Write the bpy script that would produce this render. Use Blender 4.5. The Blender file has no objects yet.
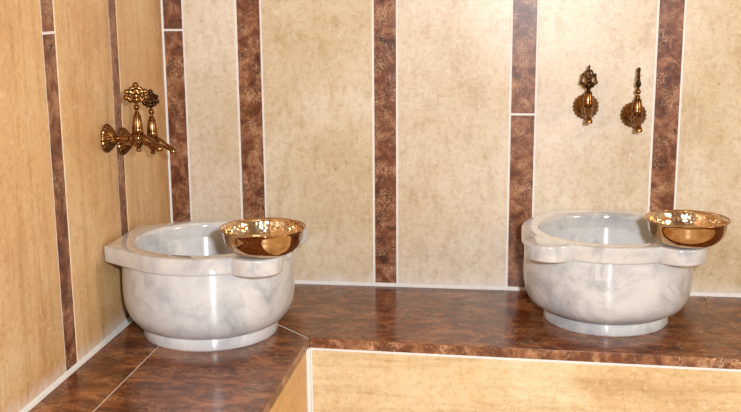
import bpy, bmesh, math, random
from mathutils import Vector, Matrix, noise
random.seed(7)
PI = math.pi
scene = bpy.context.scene
col = scene.collection

# ------------------------------------------------------------------ helpers
def link(name, bm, mats, parent=None, smooth=None):
    me = bpy.data.meshes.new(name)
    bmesh.ops.recalc_face_normals(bm, faces=bm.faces[:])
    bm.to_mesh(me); bm.free()
    for m in (mats if isinstance(mats, (list, tuple)) else [mats]):
        me.materials.append(m)
    if smooth is not None:
        for p in me.polygons:
            p.use_smooth = True
        me.set_sharp_from_angle(angle=math.radians(smooth))
    o = bpy.data.objects.new(name, me)
    col.objects.link(o)
    if parent is not None:
        o.parent = parent
    return o

def thing(name, label, cat, loc=(0, 0, 0), rz=0.0, group=None):
    o = bpy.data.objects.new(name, None)
    o.empty_display_size = 0.05
    col.objects.link(o)
    o.location = loc
    o.rotation_euler = (0, 0, rz)
    o['label'] = label
    o['category'] = cat
    if group:
        o['group'] = group
    return o

def struct(o):
    o['kind'] = 'structure'
    return o

def add_box(bm, x0, x1, y0, y1, z0, z1, mi=0, bev=0.0):
    vs = [bm.verts.new(p) for p in ((x0, y0, z0), (x1, y0, z0), (x1, y1, z0), (x0, y1, z0),
                                    (x0, y0, z1), (x1, y0, z1), (x1, y1, z1), (x0, y1, z1))]
    fs = [bm.faces.new([vs[i] for i in q]) for q in ((0, 3, 2, 1), (4, 5, 6, 7), (0, 1, 5, 4),
                                                      (1, 2, 6, 5), (2, 3, 7, 6), (3, 0, 4, 7))]
    for f in fs:
        f.material_index = mi
    if bev:
        es = list({e for f in fs for e in f.edges})
        r = bmesh.ops.bevel(bm, geom=es, offset=bev, segments=2, profile=0.6, affect='EDGES')
        for f in r['faces']:
            f.material_index = mi

def add_prism(bm, pts, z0, z1, mi=0, bev=0.0, pick=None):
    """upright prism over a polygon in the xy plane (counter-clockwise)"""
    lo = [bm.verts.new((x, y, z0)) for x, y in pts]
    hi = [bm.verts.new((x, y, z1)) for x, y in pts]
    n = len(pts)
    fs = [bm.faces.new(lo[::-1]), bm.faces.new(hi)]
    for i in range(n):
        fs.append(bm.faces.new((lo[i], lo[(i + 1) % n], hi[(i + 1) % n], hi[i])))
    for f in fs:
        f.material_index = mi
    if bev:
        es = [e for e in fs[1].edges if pick is None or pick((e.verts[0].co + e.verts[1].co) / 2)]
        r = bmesh.ops.bevel(bm, geom=es, offset=bev, segments=2, profile=0.6, affect='EDGES')
        for f in r['faces']:
            f.material_index = mi

def add_lathe(bm, prof, n=64, M=None, rad=None):
    """revolve a list of (r, z) about z; rad(theta, r, i) may vary the radius"""
    M = M or Matrix.Identity(4)
    rings = []
    for i, (r, z) in enumerate(prof):
        if r < 1e-6:
            rings.append([bm.verts.new(M @ Vector((0, 0, z)))])
            continue
        ring = []
        for k in range(n):
            a = 2 * PI * k / n
            rr = rad(a, r, i) if rad else r
            ring.append(bm.verts.new(M @ Vector((rr * math.cos(a), rr * math.sin(a), z))))
        rings.append(ring)
    for A, B in zip(rings, rings[1:]):
        if len(A) == 1 and len(B) == 1:
            continue
        for k in range(n):
            k2 = (k + 1) % n
            if len(A) == 1:
                bm.faces.new((A[0], B[k2], B[k]))
            elif len(B) == 1:
                bm.faces.new((A[k], A[k2], B[0]))
            else:
                bm.faces.new((A[k], A[k2], B[k2], B[k]))

def add_tube(bm, pts, rads, n=20):
    """tube through points with a radius per point and closed ends"""
    pts = [Vector(p) for p in pts]
    up = Vector((0.13, 0.21, 0.97)).normalized()
    rings = []
    for i, p in enumerate(pts):
        d = (pts[min(i + 1, len(pts) - 1)] - pts[max(i - 1, 0)]).normalized()
        if abs(d.dot(up)) > 0.95:
            up = Vector((0.9, 0.3, 0.1)).normalized()
        a = d.cross(up).normalized()
        b = d.cross(a).normalized()
        r = rads[i] if isinstance(rads, (list, tuple)) else rads
        rings.append([bm.verts.new(p + r * (math.cos(2 * PI * k / n) * a + math.sin(2 * PI * k / n) * b)) for k in range(n)])
        up = a.cross(d).normalized() if a.cross(d).length > 0 else up
        up = b
        up = -b
        up = (up - up.dot(d) * d).normalized()
    for A, B in zip(rings, rings[1:]):
        for k in range(n):
            bm.faces.new((A[k], A[(k + 1) % n], B[(k + 1) % n], B[k]))
    bm.faces.new(rings[0][::-1])
    bm.faces.new(rings[-1])

def add_torus(bm, c, R, r, M=None, n=28, m=12, sx=1.0, sz=1.0):
    """ring lying in the xz plane"""
    M = M or Matrix.Identity(4)
    c = Vector(c)
    g = []
    for i in range(n):
        a = 2 * PI * i / n
        row = []
        for j in range(m):
            b = 2 * PI * j / m
            rr = R + r * math.cos(b)
            row.append(bm.verts.new(M @ (c + Vector((sx * rr * math.cos(a), r * math.sin(b), sz * rr * math.sin(a))))))
        g.append(row)
    for i in range(n):
        for j in range(m):
            bm.faces.new((g[i][j], g[(i + 1) % n][j], g[(i + 1) % n][(j + 1) % m], g[i][(j + 1) % m]))

def add_ball(bm, c, r, M=None, s=(1, 1, 1)):
    M = M or Matrix.Identity(4)
    bmesh.ops.create_uvsphere(bm, u_segments=16, v_segments=10, radius=r,
                              matrix=M @ Matrix.Translation(c) @ Matrix.Diagonal((s[0], s[1], s[2], 1)))

# ------------------------------------------------------------------ materials
def srgb(r, g, b):
    def f(c):
        c /= 255.0
        return c / 12.92 if c <= 0.04045 else ((c + 0.055) / 1.055) ** 2.4
    return (f(r), f(g), f(b), 1.0)

class Nodes:
    def __init__(self, name):
        self.m = bpy.data.materials.new(name)
        self.m.use_nodes = True
        self.nt = self.m.node_tree
        self.b = self.nt.nodes['Principled BSDF']
    def n(self, t, **kw):
        nd = self.nt.nodes.new(t)
        for k, v in kw.items():
            if k.startswith('in_'):
                nd.inputs[k[3:]].default_value = v
            else:
                setattr(nd, k, v)
        return nd
    def l(self, a, b):
        self.nt.links.new(a, b)
    def coord(self, scale=(1, 1, 1), island=0.0, rot=(0, 0, 0)):
        tc = self.n('ShaderNodeTexCoord')
        mp = self.n('ShaderNodeMapping')
        mp.inputs['Scale'].default_value = scale
        mp.inputs['Rotation'].default_value = rot
        if island:
            g = self.n('ShaderNodeNewGeometry')
            mu = self.n('ShaderNodeMath', operation='MULTIPLY')
            mu.inputs[1].default_value = island
            self.l(g.outputs['Random Per Island'], mu.inputs[0])
            va = self.n('ShaderNodeVectorMath', operation='ADD')
            self.l(tc.outputs['Object'], va.inputs[0])
            self.l(mu.outputs[0], va.inputs[1])
            self.l(va.outputs[0], mp.inputs['Vector'])
        else:
            self.l(tc.outputs['Object'], mp.inputs['Vector'])
        return mp.outputs[0]
    def noise(self, vec, scale, detail=5, rough=0.55, dist=0.0):
        t = self.n('ShaderNodeTexNoise')
        t.inputs['Scale'].default_value = scale
        t.inputs['Detail'].default_value = detail
        t.inputs['Roughness'].default_value = rough
        t.inputs['Distortion'].default_value = dist
        self.l(vec, t.inputs['Vector'])
        return t.outputs['Fac']
    def ramp(self, fac, stops):
        r = self.n('ShaderNodeValToRGB')
        e = r.color_ramp.elements
        while len(e) < len(stops):
            e.new(0.5)
        for i, (p, c) in enumerate(stops):
            e[i].position = p
            e[i].color = c if len(c) == 4 else (*c, 1)
        self.l(fac, r.inputs['Fac'])
        return r.outputs['Color']
    def mix(self, fac, a, b, mode='MIX'):
        x = self.n('ShaderNodeMix', data_type='RGBA', blend_type=mode)
        for s, v in ((x.inputs[0], fac), (x.inputs[6], a), (x.inputs[7], b)):
            if hasattr(v, 'is_linked') or hasattr(v, 'links'):
                self.l(v, s)
            else:
                s.default_value = v
        return x.outputs[2]
    def bump(self, h, strength=0.2, dist=0.001):
        b = self.n('ShaderNodeBump')
        b.inputs['Strength'].default_value = strength
        b.inputs['Distance'].default_value = dist
        self.l(h, b.inputs['Height'])
        self.l(b.outputs[0], self.b.inputs['Normal'])
    def done(self, color=None, rough=0.4, metal=0.0, spec=0.5, coat=0.0, coat_rough=0.05):
        if color is not None:
            if hasattr(color, 'links'):
                self.l(color, self.b.inputs['Base Color'])
            else:
                self.b.inputs['Base Color'].default_value = color
        if hasattr(rough, 'links'):
            self.l(rough, self.b.inputs['Roughness'])
        else:
            self.b.inputs['Roughness'].default_value = rough
        self.b.inputs['Metallic'].default_value = metal
        self.b.inputs['Specular IOR Level'].default_value = spec
        self.b.inputs['Coat Weight'].default_value = coat
        self.b.inputs['Coat Roughness'].default_value = coat_rough
        return self.m

W1 = (1, 1, 1, 1)
K0 = (0, 0, 0, 1)

def cream_stone(name, grain, base, pale, tan, gstr=0.6):
    """honed travertine: soft clouds, fine grain along one axis, small pits; whitish lime bloom near the worktop"""
    N = Nodes(name)
    v = N.coord(island=9.0)
    cl = N.noise(v, 4.0, 4, 0.60, 0.2)
    c = N.ramp(cl, [(0.28, tan), (0.50, base), (0.68, pale)])
    vg = N.coord(scale=grain, island=5.0)
    g = N.noise(vg, 30, 5, 0.7)
    c = N.mix(gstr, c, N.ramp(g, [(0.30, srgb(206, 186, 154)), (0.52, W1)]), 'MULTIPLY')
    md = N.noise(v, 75, 5, 0.75, 0.2)
    c = N.mix(0.6, c, N.ramp(md, [(0.32, srgb(222, 200, 168)), (0.52, W1)]), 'MULTIPLY')
    # sparse pits
    s = N.noise(v, 110, 2, 0.6)
    c = N.mix(0.6, c, N.ramp(s, [(0.24, srgb(176, 146, 110)), (0.31, W1)]), 'MULTIPLY')
    # pale fossils / flecks
    f = N.noise(v, 60, 4, 0.65, 1.0)
    c = N.mix(N.ramp(f, [(0.56, K0), (0.68, (0.6, 0.6, 0.6, 1))]), c, pale)
    # lime bloom along the foot of the tiles
    tc = N.n('ShaderNodeTexCoord')
    sx = N.n('ShaderNodeSeparateXYZ')
    N.l(tc.outputs['Object'], sx.inputs[0])
    h = N.n('ShaderNodeMapRange')
    h.inputs['From Min'].default_value = 0.0
    h.inputs['From Max'].default_value = 0.075
    h.inputs['To Min'].default_value = 1.0
    h.inputs['To Max'].default_value = 0.0
    N.l(sx.outputs['Z'], h.inputs['Value'])
    ab = N.n('ShaderNodeMath', operation='GREATER_THAN')
    ab.inputs[1].default_value = 0.0
    N.l(sx.outputs['Z'], ab.inputs[0])
    vb = N.coord(scale=(1, 1, 0.35))
    nb = N.noise(vb, 42, 4, 0.7)
    m1 = N.n('ShaderNodeMath', operation='MULTIPLY')
    N.l(h.outputs[0], m1.inputs[0]); N.l(nb, m1.inputs[1])
    m2 = N.n('ShaderNodeMath', operation='MULTIPLY')
    N.l(m1.outputs[0], m2.inputs[0]); N.l(ab.outputs[0], m2.inputs[1])
    c = N.mix(N.ramp(m2.outputs[0], [(0.24, K0), (0.55, (0.75, 0.75, 0.75, 1))]), c, srgb(236, 228, 218))
    r = N.ramp(cl, [(0.3, (0.30,) * 3), (0.7, (0.42,) * 3)])
    N.bump(g, 0.06, 0.0006)
    return N.done(c, r, spec=0.45)

def brown_stone(name, stretch, dark, mid, light, rough, vein=0.5, scale=14.0, spec=0.5):
    """emperador marble: mottled chocolate with a network of paler veins"""
    N = Nodes(name)
    v = N.coord(scale=stretch, island=7.0)
    a = N.noise(v, scale, 6, 0.62, 0.9)
    c = N.ramp(a, [(0.28, dark), (0.48, mid), (0.70, light)])
    w = N.n('ShaderNodeTexVoronoi', feature='DISTANCE_TO_EDGE')
    w.inputs['Scale'].default_value = scale * 2.6
    wv = N.n('ShaderNodeTexNoise')
    wv.inputs['Scale'].default_value = scale * 1.6
    wv.inputs['Detail'].default_value = 4
    N.l(v, wv.inputs['Vector'])
    wm = N.n('ShaderNodeVectorMath', operation='MULTIPLY_ADD')
    wm.inputs[1].default_value = (0.09, 0.09, 0.09)
    N.l(wv.outputs['Color'], wm.inputs[0]); N.l(v, wm.inputs[2])
    N.l(wm.outputs[0], w.inputs['Vector'])
    gate = N.noise(v, scale * 0.9, 4, 0.6)
    e = N.ramp(w.outputs['Distance'], [(0.0, (vein,) * 3), (0.11, (0.0,) * 3)])
    e = N.mix(1.0, e, N.ramp(gate, [(0.45, K0), (0.62, W1)]), 'MULTIPLY')
    c = N.mix(e, c, srgb(214, 178, 140))
    s = N.noise(v, scale * 7, 3, 0.7)
    c = N.mix(0.55, c, N.ramp(s, [(0.30, srgb(150, 110, 92)), (0.55, W1)]), 'MULTIPLY')
    N.bump(a, 0.03, 0.0005)
    return N.done(c, rough, spec=spec)

def white_marble(name, lathe=False, grey=0.0):
    N = Nodes(name)
    v = N.coord()
    if grey:
        va = N.n('ShaderNodeVectorMath', operation='ADD')
        va.inputs[1].default_value = (3.1, 1.7, 5.3)
        N.l(v, va.inputs[0])
        v = va.outputs[0]
    a = N.noise(v, 8.0, 7, 0.66, 1.0)
    c = N.ramp(a, [(0.28 + grey, srgb(168, 171, 177)), (0.46 + grey, srgb(205, 206, 207)), (0.66 + grey, srgb(222, 222, 221) if not grey else srgb(214, 216, 217))])
    b = N.noise(v, 5.0, 9, 0.70, 1.4)
    ve = N.ramp(b, [(0.44, K0), (0.49, (0.34,) * 3), (0.50, (0.5,) * 3), (0.515, (0.28,) * 3), (0.56, K0)])
    c = N.mix(N.mix(1.0, ve, N.ramp(N.noise(v, 10, 4), [(0.46, K0), (0.68, W1)]), 'MULTIPLY'), c, srgb(122, 126, 134))
    d = N.noise(v, 15, 5, 0.66, 0.8)
    c = N.mix(N.ramp(d, [(0.64, K0), (0.78, (0.40,) * 3)]), c, srgb(200, 168, 140))
    if lathe:
        # turning marks left by the lathe spread the gloss up and down
        tg = N.n('ShaderNodeTangent', direction_type='RADIAL', axis='Z')
        N.l(tg.outputs[0], N.b.inputs['Tangent'])
        N.b.inputs['Anisotropic'].default_value = 1.0
        N.b.inputs['Anisotropic Rotation'].default_value = 0.25
    N.b.inputs['Coat IOR'].default_value = 1.9
    return N.done(c, 0.26 if lathe else 0.12, spec=0.5 if grey or not lathe else 0.8, coat=0.0 if lathe else 1.0, coat_rough=0.05)

def metal(name, c0, c1, rough, scale=60.0, hammered=False):
    N = Nodes(name)
    v = N.coord()
    a = N.noise(v, scale, 4, 0.6)
    c = N.ramp(a, [(0.35, c0), (0.62, c1)])
    if hammered:
        w = N.n('ShaderNodeTexVoronoi', feature='SMOOTH_F1')
        w.inputs['Scale'].default_value = 90.0
        w.inputs['Smoothness'].default_value = 0.6
        N.l(v, w.inputs['Vector'])
        N.bump(w.outputs['Distance'], 0.45, 0.003)
    return N.done(c, rough, metal=1.0)

def plain(name, c, rough=0.7, var=0.12, scale=30):
    N = Nodes(name)
    a = N.noise(N.coord(), scale, 4, 0.6)
    d = tuple(x * (1 - var) for x in c[:3]) + (1,)
    N.bump(a, 0.1, 0.001)
    return N.done(N.ramp(a, [(0.3, d), (0.65, c)]), rough)

CREAM = cream_stone('cream_travertine_mottled', (1.0, 1.0, 0.45), srgb(216, 198, 168), srgb(228, 215, 194), srgb(206, 184, 148), 0.4)
CREAM_P = cream_stone('cream_travertine_pale', (1.0, 1.0, 0.45), srgb(221, 206, 183), srgb(230, 219, 202), srgb(212, 192, 162), 0.4)
CREAM_V = cream_stone('tan_travertine_upright', (1.0, 1.0, 0.08), srgb(222, 183, 132), srgb(233, 204, 160), srgb(206, 162, 108), 0.6)
TAN = cream_stone('tan_travertine_plain', (1.0, 0.10, 1.0), srgb(220, 176, 114), srgb(228, 190, 134), srgb(208, 158, 96), 0.4)
CREAM_H = cream_stone('cream_travertine_level', (0.10, 0.10, 1.0), srgb(222, 197, 154), srgb(232, 214, 180), srgb(206, 174, 128))
BROWN = brown_stone('brown_marble_strip', (1, 1, 1), srgb(66, 34, 23), srgb(122, 74, 50), srgb(180, 130, 96), 0.34, 0.8, 26, 0.3)
BENCH = brown_stone('brown_marble_seat', (0.6, 1.0, 1.0), srgb(68, 33, 18), srgb(116, 64, 34), srgb(172, 112, 66), 0.2, 0.4, 22)
EDGE = brown_stone('brown_marble_edge', (1, 1, 1), srgb(70, 36, 22), srgb(122, 74, 48), srgb(190, 140, 100), 0.4, 1.0, 20)
GROUT = plain('white_grout', srgb(244, 240, 235), 0.8, 0.10, 40)
MARBLE = white_marble('white_veined_marble')
MARBLE_T = white_marble('white_veined_marble_turned', True)
MARBLE_G = white_marble('greyish_marble', False, 0.05)
MARBLE_GT = white_marble('greyish_marble_turned', True, 0.05)
COPPER = metal('polished_copper_brass', srgb(186, 152, 114), srgb(202, 170, 132), 0.06)
COPPER_IN = metal('hammered_copper_brass', srgb(222, 196, 164), srgb(236, 214, 186), 0.14, hammered=True)
BRASS = metal('antique_brass', srgb(98, 66, 40), srgb(160, 116, 72), 0.2, 90)
BRONZE = metal('dark_bronze', srgb(48, 32, 24), srgb(98, 66, 42), 0.28, 120)
PLASTER = plain('pale_plaster', srgb(205, 203, 200), 0.8, 0.06, 8)
CEIL = plain('tan_ceiling_plaster', srgb(186, 160, 124), 0.8, 0.06, 8)
STRAW = plain('dry_straw', srgb(214, 176, 112), 0.7, 0.1, 60)

# ------------------------------------------------------------------ the room shell
FLOOR_Z, CEIL_Z = -0.42, 2.05
RX, FY = 2.75, -3.5
G = 0.0055        # joint width

def wall_tiles(bm, bounds, axis, brown_joints, z0, z1, pale={}):
    """columns of tiles proud of a grout bed; bounds = [(a, b, kind)] along the wall"""
    for a, b, kind in bounds:
        cuts = [z0] + [j for j in brown_joints.get((a, b), [])] + [z1]
        for q0, q1 in zip(cuts, cuts[1:]):
            lo = q0 if q0 == z0 else q0 + G / 2
            hi = q1 if q1 == z1 else q1 - G / 2
            mi = 2 if kind == 'b' else pale.get((a, b), 1)
            if axis == 'x':
                add_box(bm, a + G / 2, b - G / 2, 0.0, 0.012, lo, hi, mi, 0.0007)
            else:
                add_box(bm, -0.012, 0.0, a + G / 2, b - G / 2, lo, hi, mi, 0.0007)

bm = bmesh.new()
add_box(bm, -0.15, RX, 0.0016, 0.15, FLOOR_Z, CEIL_Z, 0)
xs = [-0.0105, 0.0446, 0.1865, 0.2524, 0.5447, 0.6067, 0.8961, 0.9606, 1.2514, 1.316]
bnd = [(xs[i], xs[i + 1], 'b' if i % 2 == 0 else 'c') for i in range(len(xs) - 1)]
x = xs[-1]
while x < RX - 0.05:
    e = min(x + 0.290, RX)
    bnd.append((x, e, 'c'))
    if e + 0.064 < RX:
        bnd.append((e, e + 0.064, 'b'))
    x = e + 0.064
bj = {(xs[0], xs[1]): [0.678, 1.30], (xs[2], xs[3]): [0.99], (xs[4], xs[5]): [1.02], (xs[6], xs[7]): [0.4639, 1.08], (xs[8], xs[9]): [0.93]}
wall_tiles(bm, bnd, 'x', bj, 0.0085, CEIL_Z, {(xs[5], xs[6]): 3, (xs[7], xs[8]): 3, (xs[1], xs[2]): 3})
struct(link('wall_back', bm, [GROUT, CREAM, BROWN, CREAM_P]))

def warp(bm):
    for v in bm.verts:
        v.co.x -= 0.012 * max(0.0, 1.0 + min(v.co.y, 0.0) / 0.55)

bm = bmesh.new()
add_box(bm, -0.15, -0.0016, FY, 0.15, FLOOR_Z, CEIL_Z, 0)
ys = [-0.001, -0.3330, -0.3810, -0.6728, -0.7289]
bnd = [(ys[i + 1], ys[i], 'c' if i % 2 == 0 else 'b') for i in range(4)]
y = ys[-1]
while y > FY + 0.05:
    e = max(y - 0.288, FY)
    bnd.append((e, y, 'c'))
    if e - 0.056 > FY:
        bnd.append((e - 0.056, e, 'b'))
    y = e - 0.056
bj = {(ys[4], ys[3]): [0.6955], (ys[2], ys[1]): [0.95]}
wall_tiles(bm, bnd, 'y', bj, 0.0085, CEIL_Z)
bmesh.ops.bisect_plane(bm, geom=bm.verts[:] + bm.edges[:] + bm.faces[:], plane_co=(0, -0.55, 0), plane_no=(0, 1, 0), dist=1e-6)
bmesh.ops.bisect_plane(bm, geom=bm.verts[:] + bm.edges[:] + bm.faces[:], plane_co=(0, 0, 0), plane_no=(0, 1, 0), dist=1e-6)
warp(bm)
struct(link('wall_left', bm, [GROUT, CREAM_V, BROWN]))

bm = bmesh.new()
add_box(bm, RX, RX + 0.15, FY, 0.15, FLOOR_Z, CEIL_Z, 0)
struct(link('wall_right', bm, PLASTER))
bm = bmesh.new()
add_box(bm, -0.15, RX + 0.15, FY - 0.15, FY, FLOOR_Z, CEIL_Z, 0)
struct(link('wall_front', bm, PLASTER))
bm = bmesh.new()
add_box(bm, -0.15, RX + 0.15, FY - 0.15, 0.15, CEIL_Z, CEIL_Z + 0.15, 0)
struct(link('ceiling', bm, CEIL))
bm = bmesh.new()
add_box(bm, -0.15, RX + 0.15, FY - 0.15, 0.15, FLOOR_Z - 0.15, FLOOR_Z - 0.0016, 0)
t = 0.40
i = 0
while i * t < RX:
    j = 0
    while -0.46 - j * t > FY:
        add_box(bm, i * t + 0.002, min((i + 1) * t, RX) - 0.002, max(-0.46 - (j + 1) * t, FY) + 0.002, -0.46 - j * t - 0.002,
                FLOOR_Z - 0.012, FLOOR_Z, 1, 0.0007)
        j += 1
    i += 1
struct(link('floor', bm, [GROUT, CREAM_H]))

# ------------------------------------------------------------------ the L-shaped bench
SL = 0.1285                       # seam distance from the wall (left arm)
SB = 0.1230                       # seam distance from the wall (back arm)
LIP = 0.0235
def yfront(xx):                   # the front edge of the back arm runs slightly out of square
    return -0.4400 - 0.034 * max(0.0, xx - 0.45)
def xfront(yy):                   # and so does that of the left arm
    return 0.4500 + 0.018 * min(0.0, max(-1.0, yy + 0.44))
ICX, ICY = 0.4500, -0.4400
LEND = -1.9
bench = thing('marble_bench', 'L-shaped built-in stone bench with brown marble top and cream front, carrying both basins', 'bench', (0, 0, FLOOR_Z))
def bpart(name, bm, mats):
    o = link(name, bm, mats, bench)
    o.location = (0, 0, -FLOOR_Z)
    return o
g2 = G / 2
def cut_edge(bm, nrm):
    # the sawn front edge of the slab shows the speckle of the stone
    bm.normal_update()
    for f in bm.faces:
        if f.material_index == 1 and abs(f.normal.dot(Vector(nrm))) > 0.98 and f.calc_area() > 0.01 and max(abs(f.calc_center_median().x - 0.1), abs(f.calc_center_median().y)) > 0.3:
            f.material_index = 2
# seat of the back arm
bm = bmesh.new()
xe = RX - 0.002
def seam(xx):
    return -0.1215 + 0.0125 * (xx - 0.13)
d = 0.0006
add_prism(bm, [(SL + 0.004, seam(SL) - 0.001), (ICX + 0.001, ICY + 0.002), (xe, yfront(xe) + 0.002), (xe, -0.001), (0.004, -0.001)], -LIP + 0.001, -0.0014, 2)
add_prism(bm, [(SL + 0.004, seam(SL) + d), (xe, seam(xe) + d), (xe, -0.006), (0.004, -0.006)], -LIP, 0, 1)
add_prism(bm, [(SL + 0.0062, seam(SL) - d), (ICX + 0.0030, ICY), (xe, yfront(xe)), (xe, seam(xe) - d)], -LIP, 0, 1, 0.0012, lambda c: c.y < -0.4)
cut_edge(bm, (0, -1, 0))
bpart('back_seat', bm, [GROUT, BENCH, EDGE])
# seat of the left arm
bm = bmesh.new()
xf = xfront(LEND)
add_prism(bm, [(0.0005, -0.006), (0.0005, LEND), (xf - 0.002, LEND), (ICX, ICY), (SL + 0.004, -SB), (SL, -SB - 0.006), (0.006, -0.006)], -LIP + 0.001, -0.0006, 0)
add_prism(bm, [(0.0065, -0.012), (0.0065, LEND), (SL - 0.0008, LEND), (SL - 0.0008, -SB - 0.002)], -LIP, 0, 1, 0.0008)
add_prism(bm, [(SL + 0.0008, -SB - 0.006), (SL + 0.0008, LEND), (xf, LEND), (ICX, ICY - 0.0035)], -LIP, 0, 1, 0.0012)
cut_edge(bm, (1, 0, 0))
bpart('left_seat', bm, [GROUT, BENCH, EDGE])
# nosing strips (cut edge of the marble) and cream fronts
bm = bmesh.new()
def strip_x(bm, x0, x1, off0, off1, z0, z1, mi, bev=0.0):
    add_prism(bm, [(x0, yfront(x0) + off0), (x1, yfront(x1) + off0), (x1, yfront(x1) + off1), (x0, yfront(x0) + off1)], z0, z1, mi, bev)
strip_x(bm, ICX + 0.004, RX - 0.002, 0.006, 0.05, FLOOR_Z, -LIP - 0.0005, 0)
strip_x(bm, ICX + 0.0075, RX - 0.002, 0.003, 0.006, FLOOR_Z + 0.004, -LIP - 0.0075, 1, 0.0006)
bpart('back_front_panel', bm, [GROUT, CREAM_H])
bm = bmesh.new()
def strip_y(bm, y0, y1, off0, off1, z0, z1, mi, bev=0.0):
    add_prism(bm, [(xfront(y0) + off0, y0), (xfront(y1) + off0, y1), (xfront(y1) + off1, y1), (xfront(y0) + off1, y0)][::-1], z0, z1, mi, bev)
strip_y(bm, ICY - 0.004, LEND, -0.05, -0.006, FLOOR_Z, -LIP - 0.0005, 0)
strip_y(bm, ICY - 0.0085, LEND, -0.006, -0.003, FLOOR_Z + 0.004, -LIP - 0.002, 1, 0.0006)
add_prism(bm, [(ICX - 0.05, ICY - 0.004), (ICX + 0.004, ICY - 0.004), (ICX + 0.004, ICY + 0.03), (ICX - 0.05, ICY + 0.03)], FLOOR_Z, -LIP - 0.001, 0)
bpart('left_front_panel', bm, [GROUT, TAN])

# ------------------------------------------------------------------ the marble basins
RH = 0.2215        # height of the rim above the bench
RT = 0.0370       # rim thickness
RC = 0.2035       # round part of the rim
LOBE_X, LOBE_Y, LOBE_R = 0.1425, 0.149, 0.0565
TAB_X, TAB_Y = 0.106, 0.207
def rim_radius(a):
    c, s = math.cos(a), math.sin(a)
    r = RC
    for lx in (-LOBE_X, LOBE_X):                      # two lobed ears at the front
        p = c * lx - s * LOBE_Y
        disc = p * p - (LOBE_X ** 2 + LOBE_Y ** 2 - LOBE_R ** 2)
        if p > 0 and disc > 0:
            r = max(r, p + math.sqrt(disc))
    if s > 0:                                         # square tab against the wall, its flanks running into the round
        ca = math.atan2(TAB_Y, TAB_X)
        phi = ca - math.acos(RC / math.hypot(TAB_X, TAB_Y))
        b = math.atan2(s, abs(c))
        if b >= ca:
            r = max(r, TAB_Y / s)
        elif b > phi:
            r = max(r, RC / math.cos(b - phi))
    return r

def make_basin(name, label, loc, rz, fr, grey=False):
    RIM_M, BODY_M = (MARBLE_G, MARBLE_GT) if grey else (MARBLE, MARBLE_T)
    t = thing(name, label, 'basin', loc, rz, 'carved marble wash basins')
    n = 720
    bm = bmesh.new()
    hi = 0.161
    # (base, offset): base 1 follows the scalloped outline, base 0 is the round opening
    prof = [(0, 0, RH - RT), (0, 0, RH - 0.010), (0, 0.0012, RH - 0.005), (0, 0.0045, RH - 0.0012), (0, 0.0085, RH),
            (1, -0.0050, RH), (1, -0.0020, RH - 0.0008), (1, -0.0006, RH - 0.0022), (1, 0, RH - 0.0050),
            (1, 0, RH - RT + 0.005), (1, -0.0008, RH - RT + 0.002), (1, -0.0030, RH - RT), (0, 0, RH - RT)]
    rings = []
    for kind, off, z in prof[:-1]:
        ring = []
        for k in range(n):
            a = 2 * PI * k / n
            r = (rim_radius(a) if kind else hi) + off
            ring.append(bm.verts.new((r * math.cos(a), r * math.sin(a), z)))
        rings.append(ring)
    rings.append(rings[0])
    for A, B in zip(rings, rings[1:]):
        for k in range(n):
            bm.faces.new((A[k], A[(k + 1) % n], B[(k + 1) % n], B[k]))
    link('rim', bm, RIM_M, t, 32)
    bm = bmesh.new()
    inner = [(0.0, 0.062), (0.05, 0.064), (0.09, 0.070), (0.118, 0.081), (0.138, 0.098), (0.150, 0.120), (0.157, 0.146), (0.161, RH - RT + 0.0005)]
    k = fr / 0.150
    outer = [(0.1945, RH - RT + 0.0005), (0.1955, 0.162), (0.1965, 0.135), (0.1964, 0.110), (0.1950, 0.090), (0.1915, 0.072), (0.1860, 0.0575),
             (0.1775, 0.0455), (fr + 0.0155, 0.0362), (fr + 0.0065, 0.0308), (fr + 0.0005, 0.0282), (fr - 0.0045, 0.0270), (0.0, 0.0270)]
    add_lathe(bm, inner + outer, 160)
    link('body', bm, BODY_M, t, 40)
    bm = bmesh.new()
    add_lathe(bm, [(0.0, 0.0275), (fr - 0.0050, 0.0275), (fr - 0.0020, 0.0262), (fr - 0.0008, 0.0240), (fr, 0.0040), (fr - 0.0015, 0.0012), (fr - 0.0025, 0.0), (0.0, 0.0)], 128)
    link('foot', bm, BODY_M, t, 40)
    return t

make_basin('marble_basin', 'white marble basin standing on the left arm of the bench against the left wall', (0.2135, -0.407, 0.0), PI / 2, 0.155)
make_basin('marble_basin', 'white marble basin standing on the back bench below two separate taps on the back wall', (1.132, -0.211, 0.0), 0.0, 0.1465, True)

# ------------------------------------------------------------------ the metal bowls resting on the basins
def make_bowl(label, loc, rz):
    t = thing('metal_bowl', label, 'bowl', loc, rz, 'copper coloured bath bowls')
    out = [(0.0, 0.0), (0.030, 0.0), (0.046, 0.0010), (0.058, 0.0045), (0.068, 0.0105), (0.0765, 0.0200), (0.0815, 0.0310), (0.0838, 0.0420), (0.0848, 0.0500), (0.0870, 0.0545), (0.0900, 0.0570)]
    inn = [(0.0893, 0.0582), (0.0858, 0.0556), (0.0836, 0.0508), (0.0825, 0.0425), (0.0802, 0.0315), (0.0752, 0.0210), (0.0668, 0.0120), (0.057, 0.0060), (0.045, 0.0026), (0.030, 0.0016), (0.0, 0.0016)]
    bm = bmesh.new()
    add_lathe(bm, out, 128)
    link('bowl_shell', bm, COPPER, t, 60)
    bm = bmesh.new()
    add_lathe(bm, inn, 128)
    o = link('hammered_lining', bm, COPPER_IN, t, 60)
    bm = bmesh.new()
    pr = [(0.0898 + 0.0017 * math.cos(b), 0.0577 + 0.0013 * math.sin(b)) for b in [2 * PI * i / 12 for i in range(13)]]
    add_lathe(bm, pr, 128)
    bmesh.ops.remove_doubles(bm, verts=bm.verts[:], dist=1e-6)
    link('rolled_lip', bm, COPPER, t, 60)
    return t

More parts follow.
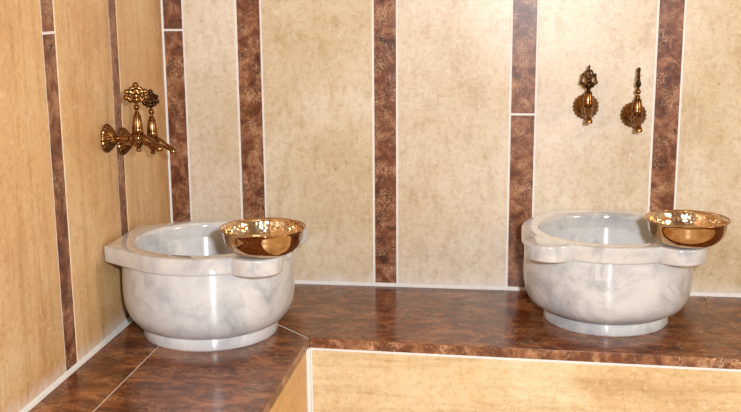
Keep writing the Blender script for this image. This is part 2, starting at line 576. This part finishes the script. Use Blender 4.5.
make_bowl('shiny copper coloured bowl resting on the rim of the left basin', (0.3765, -0.541, RH + 0.0002), 0.3).scale = (1.02, 1.02, 1.0)
make_bowl('shiny copper coloured bowl resting on the right ear of the right basin', (1.285, -0.362, RH + 0.0002), 1.1)

# ------------------------------------------------------------------ the brass taps
def make_tap(label, loc, rz, handle_turn, bz=1.0, sz=1.0, cz=1.0, fat=1.0, crown=None, cx=1.0):
    t = thing('wall_tap', label, 'tap', loc, rz, 'antique brass basin taps')
    AX = -0.074                                       # distance of the valve axis from the wall
    out = Matrix.Rotation(PI / 2, 4, 'X')             # lathe axis z -> -y (out of the wall)
    # fluted trumpet rosette
    bm = bmesh.new()
    def flute(a, r, i):
        return r * (1 + (0.032 if 1 <= i <= 2 else 0.05 if 3 <= i <= 6 else 0.0) * math.cos(20 * a))
    add_lathe(bm, [(0.0, 0.0005), (0.0322, 0.0005), (0.0318, 0.003), (0.0280, 0.0080), (0.0225, 0.0135), (0.0170, 0.0185), (0.0130, 0.0220), (0.0105, 0.0250), (0.0, 0.0250)], 160, out, flute)
    link('rosette', bm, BRASS, t, 50)
    # horizontal inlet arm
    bm = bmesh.new()
    add_lathe(bm, [(0.0, 0.022), (0.0085, 0.022), (0.0098, 0.025), (0.0098, 0.028), (0.0068, 0.031), (0.0064, 0.046), (0.0070, 0.053), (0.0104, 0.056), (0.0114, 0.061), (0.0105, 0.066), (0.0, 0.068)], 32, out)
    link('inlet_arm', bm, BRASS, t, 40)
    # vertical turned valve body
    bm = bmesh.new()
    V = Matrix.Translation((0, AX, 0))
    pr = [(0.0, -0.0300), (0.0040, -0.0295), (0.0058, -0.0265), (0.0054, -0.0235), (0.0042, -0.0215), (0.0072, -0.0185), (0.0112, -0.0135), (0.0138, -0.0070), (0.0145, 0.0),
          (0.0138, 0.0070), (0.0116, 0.0100), (0.0132, 0.0125), (0.0138, 0.0150), (0.0124, 0.0170), (0.0124, 0.0240), (0.0117, 0.0330), (0.0102, 0.0420), (0.0088, 0.0480),
          (0.0096, 0.0495), (0.0096, 0.0515), (0.0066, 0.0530), (0.0, 0.0535)]
    add_lathe(bm, [(r, z * bz if z > 0 else z) for r, z in pr], 40, V)
    link('valve_body', bm, BRASS, t, 40)
    # spout curving out and down
    bm = bmesh.new()
    sp = [(0, AX - 0.004, 0.001), (0, AX - 0.012, 0.0005), (0, AX - 0.020, -0.0035), (0, AX - 0.028, -0.0085), (0, AX - 0.036, -0.0125), (0, AX - 0.043, -0.0160), (0, AX - 0.047, -0.0190), (0, AX - 0.0485, -0.0225)]
    add_tube(bm, sp, [0.0105, 0.0110, 0.0096, 0.0080, 0.0068, 0.0064, 0.0070, 0.0070])
    add_tube(bm, [(0, AX - 0.0478, -0.0195), (0, AX - 0.0485, -0.0225), (0, AX - 0.0495, -0.0275)], [0.0078, 0.0086, 0.0074])
    link('spout', bm, BRASS, t, 40)
    # handle: beaded stem and openwork crown
    bm = bmesh.new()
    add_lathe(bm, [(r, z * sz) for r, z in [(0.0, 0.0), (0.0056, 0.0), (0.0068, 0.0025), (0.0055, 0.0050), (0.0038, 0.0065), (0.0038, 0.0085), (0.0064, 0.0105), (0.0072, 0.0130), (0.0060, 0.0155), (0.0036, 0.0175), (0.0036, 0.0200), (0.0050, 0.0220), (0.0, 0.0235)]], 28)
    h = link('handle_stem', bm, BRASS, t, 40)
    h.location = (0, AX, 0.0525 * bz)
    h.rotation_euler = (0, 0, handle_turn)
    bm = bmesh.new()
    add_ball(bm, (0, 0, 0.0070), 0.0095, s=(1, 0.75, 0.9))                # solid bud
    add_ball(bm, (0, 0, 0.0150), 0.0070 * fat, s=(1.1, 0.7, 1))
    for sx in (-1, 1):
        add_torus(bm, (sx * 0.0130, 0, 0.0175), 0.0070, 0.0031 * fat, sz=1.2)    # side loops
        add_torus(bm, (sx * 0.0065, 0, 0.0285), 0.0055, 0.0028 * fat)           # upper loops
        add_ball(bm, (sx * 0.0215, 0, 0.0125), 0.0044 * fat)
        add_ball(bm, (sx * 0.0195, 0, 0.0260), 0.0042 * fat)
        add_ball(bm, (sx * 0.0120, 0, 0.0065), 0.0042 * fat)
    add_torus(bm, (0, 0, 0.0220), 0.0058, 0.0027 * fat, sz=1.2)
    add_ball(bm, (0, 0, 0.0355), 0.0042 * fat)
    add_ball(bm, (0, 0, 0.0410), 0.0045 * fat)
    for v in bm.verts:
        v.co.z *= cz
        v.co.x *= cx * (1.0 - 0.28 * max(0.0, v.co.z / cz - 0.02) / 0.025 if cx < 1 else 1.0)
    c = link('handle_crown', bm, crown or BRONZE, h, 60)
    c.location = (0, 0, 0.0205 * sz)
    return t

zl = PI / 2
make_tap('brass tap on the left wall, the one farther from the room corner', (0.0, -0.446, 0.4535), zl, -PI / 2 + 0.36, 1.0, 1.35, 0.95, 1.55, BRASS)  # crown in lighter brass: its reflected light is put into the metal colour
make_tap('brass tap on the left wall, the one nearer the room corner', (-0.0042, -0.3415, 0.4320), zl, -PI / 2 + 0.36 + 0.85, 1.0, 1.35, 0.9, 1.35)
make_tap('brass tap on the back wall with its dark openwork crown handle facing forward', (1.0845, 0.0, 0.4850), 0.0, 0.1, 0.84, 0.30, 1.32, 0.9, None, 0.86)
make_tap('brass tap on the back wall with its handle turned edge-on, beside the brown strip', (1.2025, 0.0, 0.4650), 0.0, 1.42, 0.9, 1.4, 1.05, 1.0)

# ------------------------------------------------------------------ a stray straw
bm = bmesh.new()
add_tube(bm, [(1.398, -0.012, 0.0013), (1.399, -0.045, 0.0016), (1.396, -0.080, 0.0015), (1.391, -0.112, 0.0013)], 0.0011, 8)
o = link('straw', bm, STRAW, None, 60)
o['label'] = 'thin pale straw lying on the brown bench right of the right basin'
o['category'] = 'straw'

# ------------------------------------------------------------------ camera
cp = (0.8892, -2.6145, 0.7613)
rx, ry, rz, F = -0.2031, -0.0070, 0.1344, 1018.8
M = Matrix.Rotation(rz, 4, 'Z') @ Matrix.Rotation(PI / 2 + rx, 4, 'X') @ Matrix.Rotation(ry, 4, 'Z')
cam = bpy.data.cameras.new('camera')
cam.sensor_width = 36.0
cam.lens = F / 741.0 * 36.0
cam.clip_start = 0.02
co = bpy.data.objects.new('camera', cam)
co.matrix_world = Matrix.Translation(cp) @ M
col.objects.link(co)
scene.camera = co

# ------------------------------------------------------------------ light
def area(name, loc, target, size, power, color, shape='SQUARE', size_y=None, spread=None):
    L = bpy.data.lights.new(name, 'AREA')
    L.shape = shape
    L.size = size
    if size_y:
        L.size_y = size_y
    L.energy = power
    L.color = color
    if spread:
        L.spread = spread
    o = bpy.data.objects.new(name, L)
    o.location = loc
    o.rotation_euler = (Vector(target) - Vector(loc)).to_track_quat('-Z', 'Y').to_euler()
    col.objects.link(o)
    return o

area('camera_flash', (1.05, -2.60, 0.87), (0.85, 0.0, 0.45), 0.09, 51.0, (0.92, 0.96, 1.0), 'DISK')
area('ceiling_lamp', (1.2, -1.4, CEIL_Z - 0.03), (1.2, -1.4, 0), 0.5, 1.2, (1.0, 0.84, 0.62), 'DISK')
area('side_fill', (RX - 0.05, -1.3, 0.9), (0.0, -0.8, 0.3), 0.5, 11.0, (1.0, 0.72, 0.42))  # unseen warm fill, added to light the faces turned to the right

w = bpy.data.worlds.new('world')
w.use_nodes = True
w.node_tree.nodes['Background'].inputs[0].default_value = (1.0, 0.9, 0.78, 1)
w.node_tree.nodes['Background'].inputs[1].default_value = 0.1
scene.world = w
vs = scene.view_settings
vs.view_transform = 'Standard'
vs.look = 'None'
vs.gamma = 1.0
vs.exposure = 0.0
vs.use_curve_mapping = False
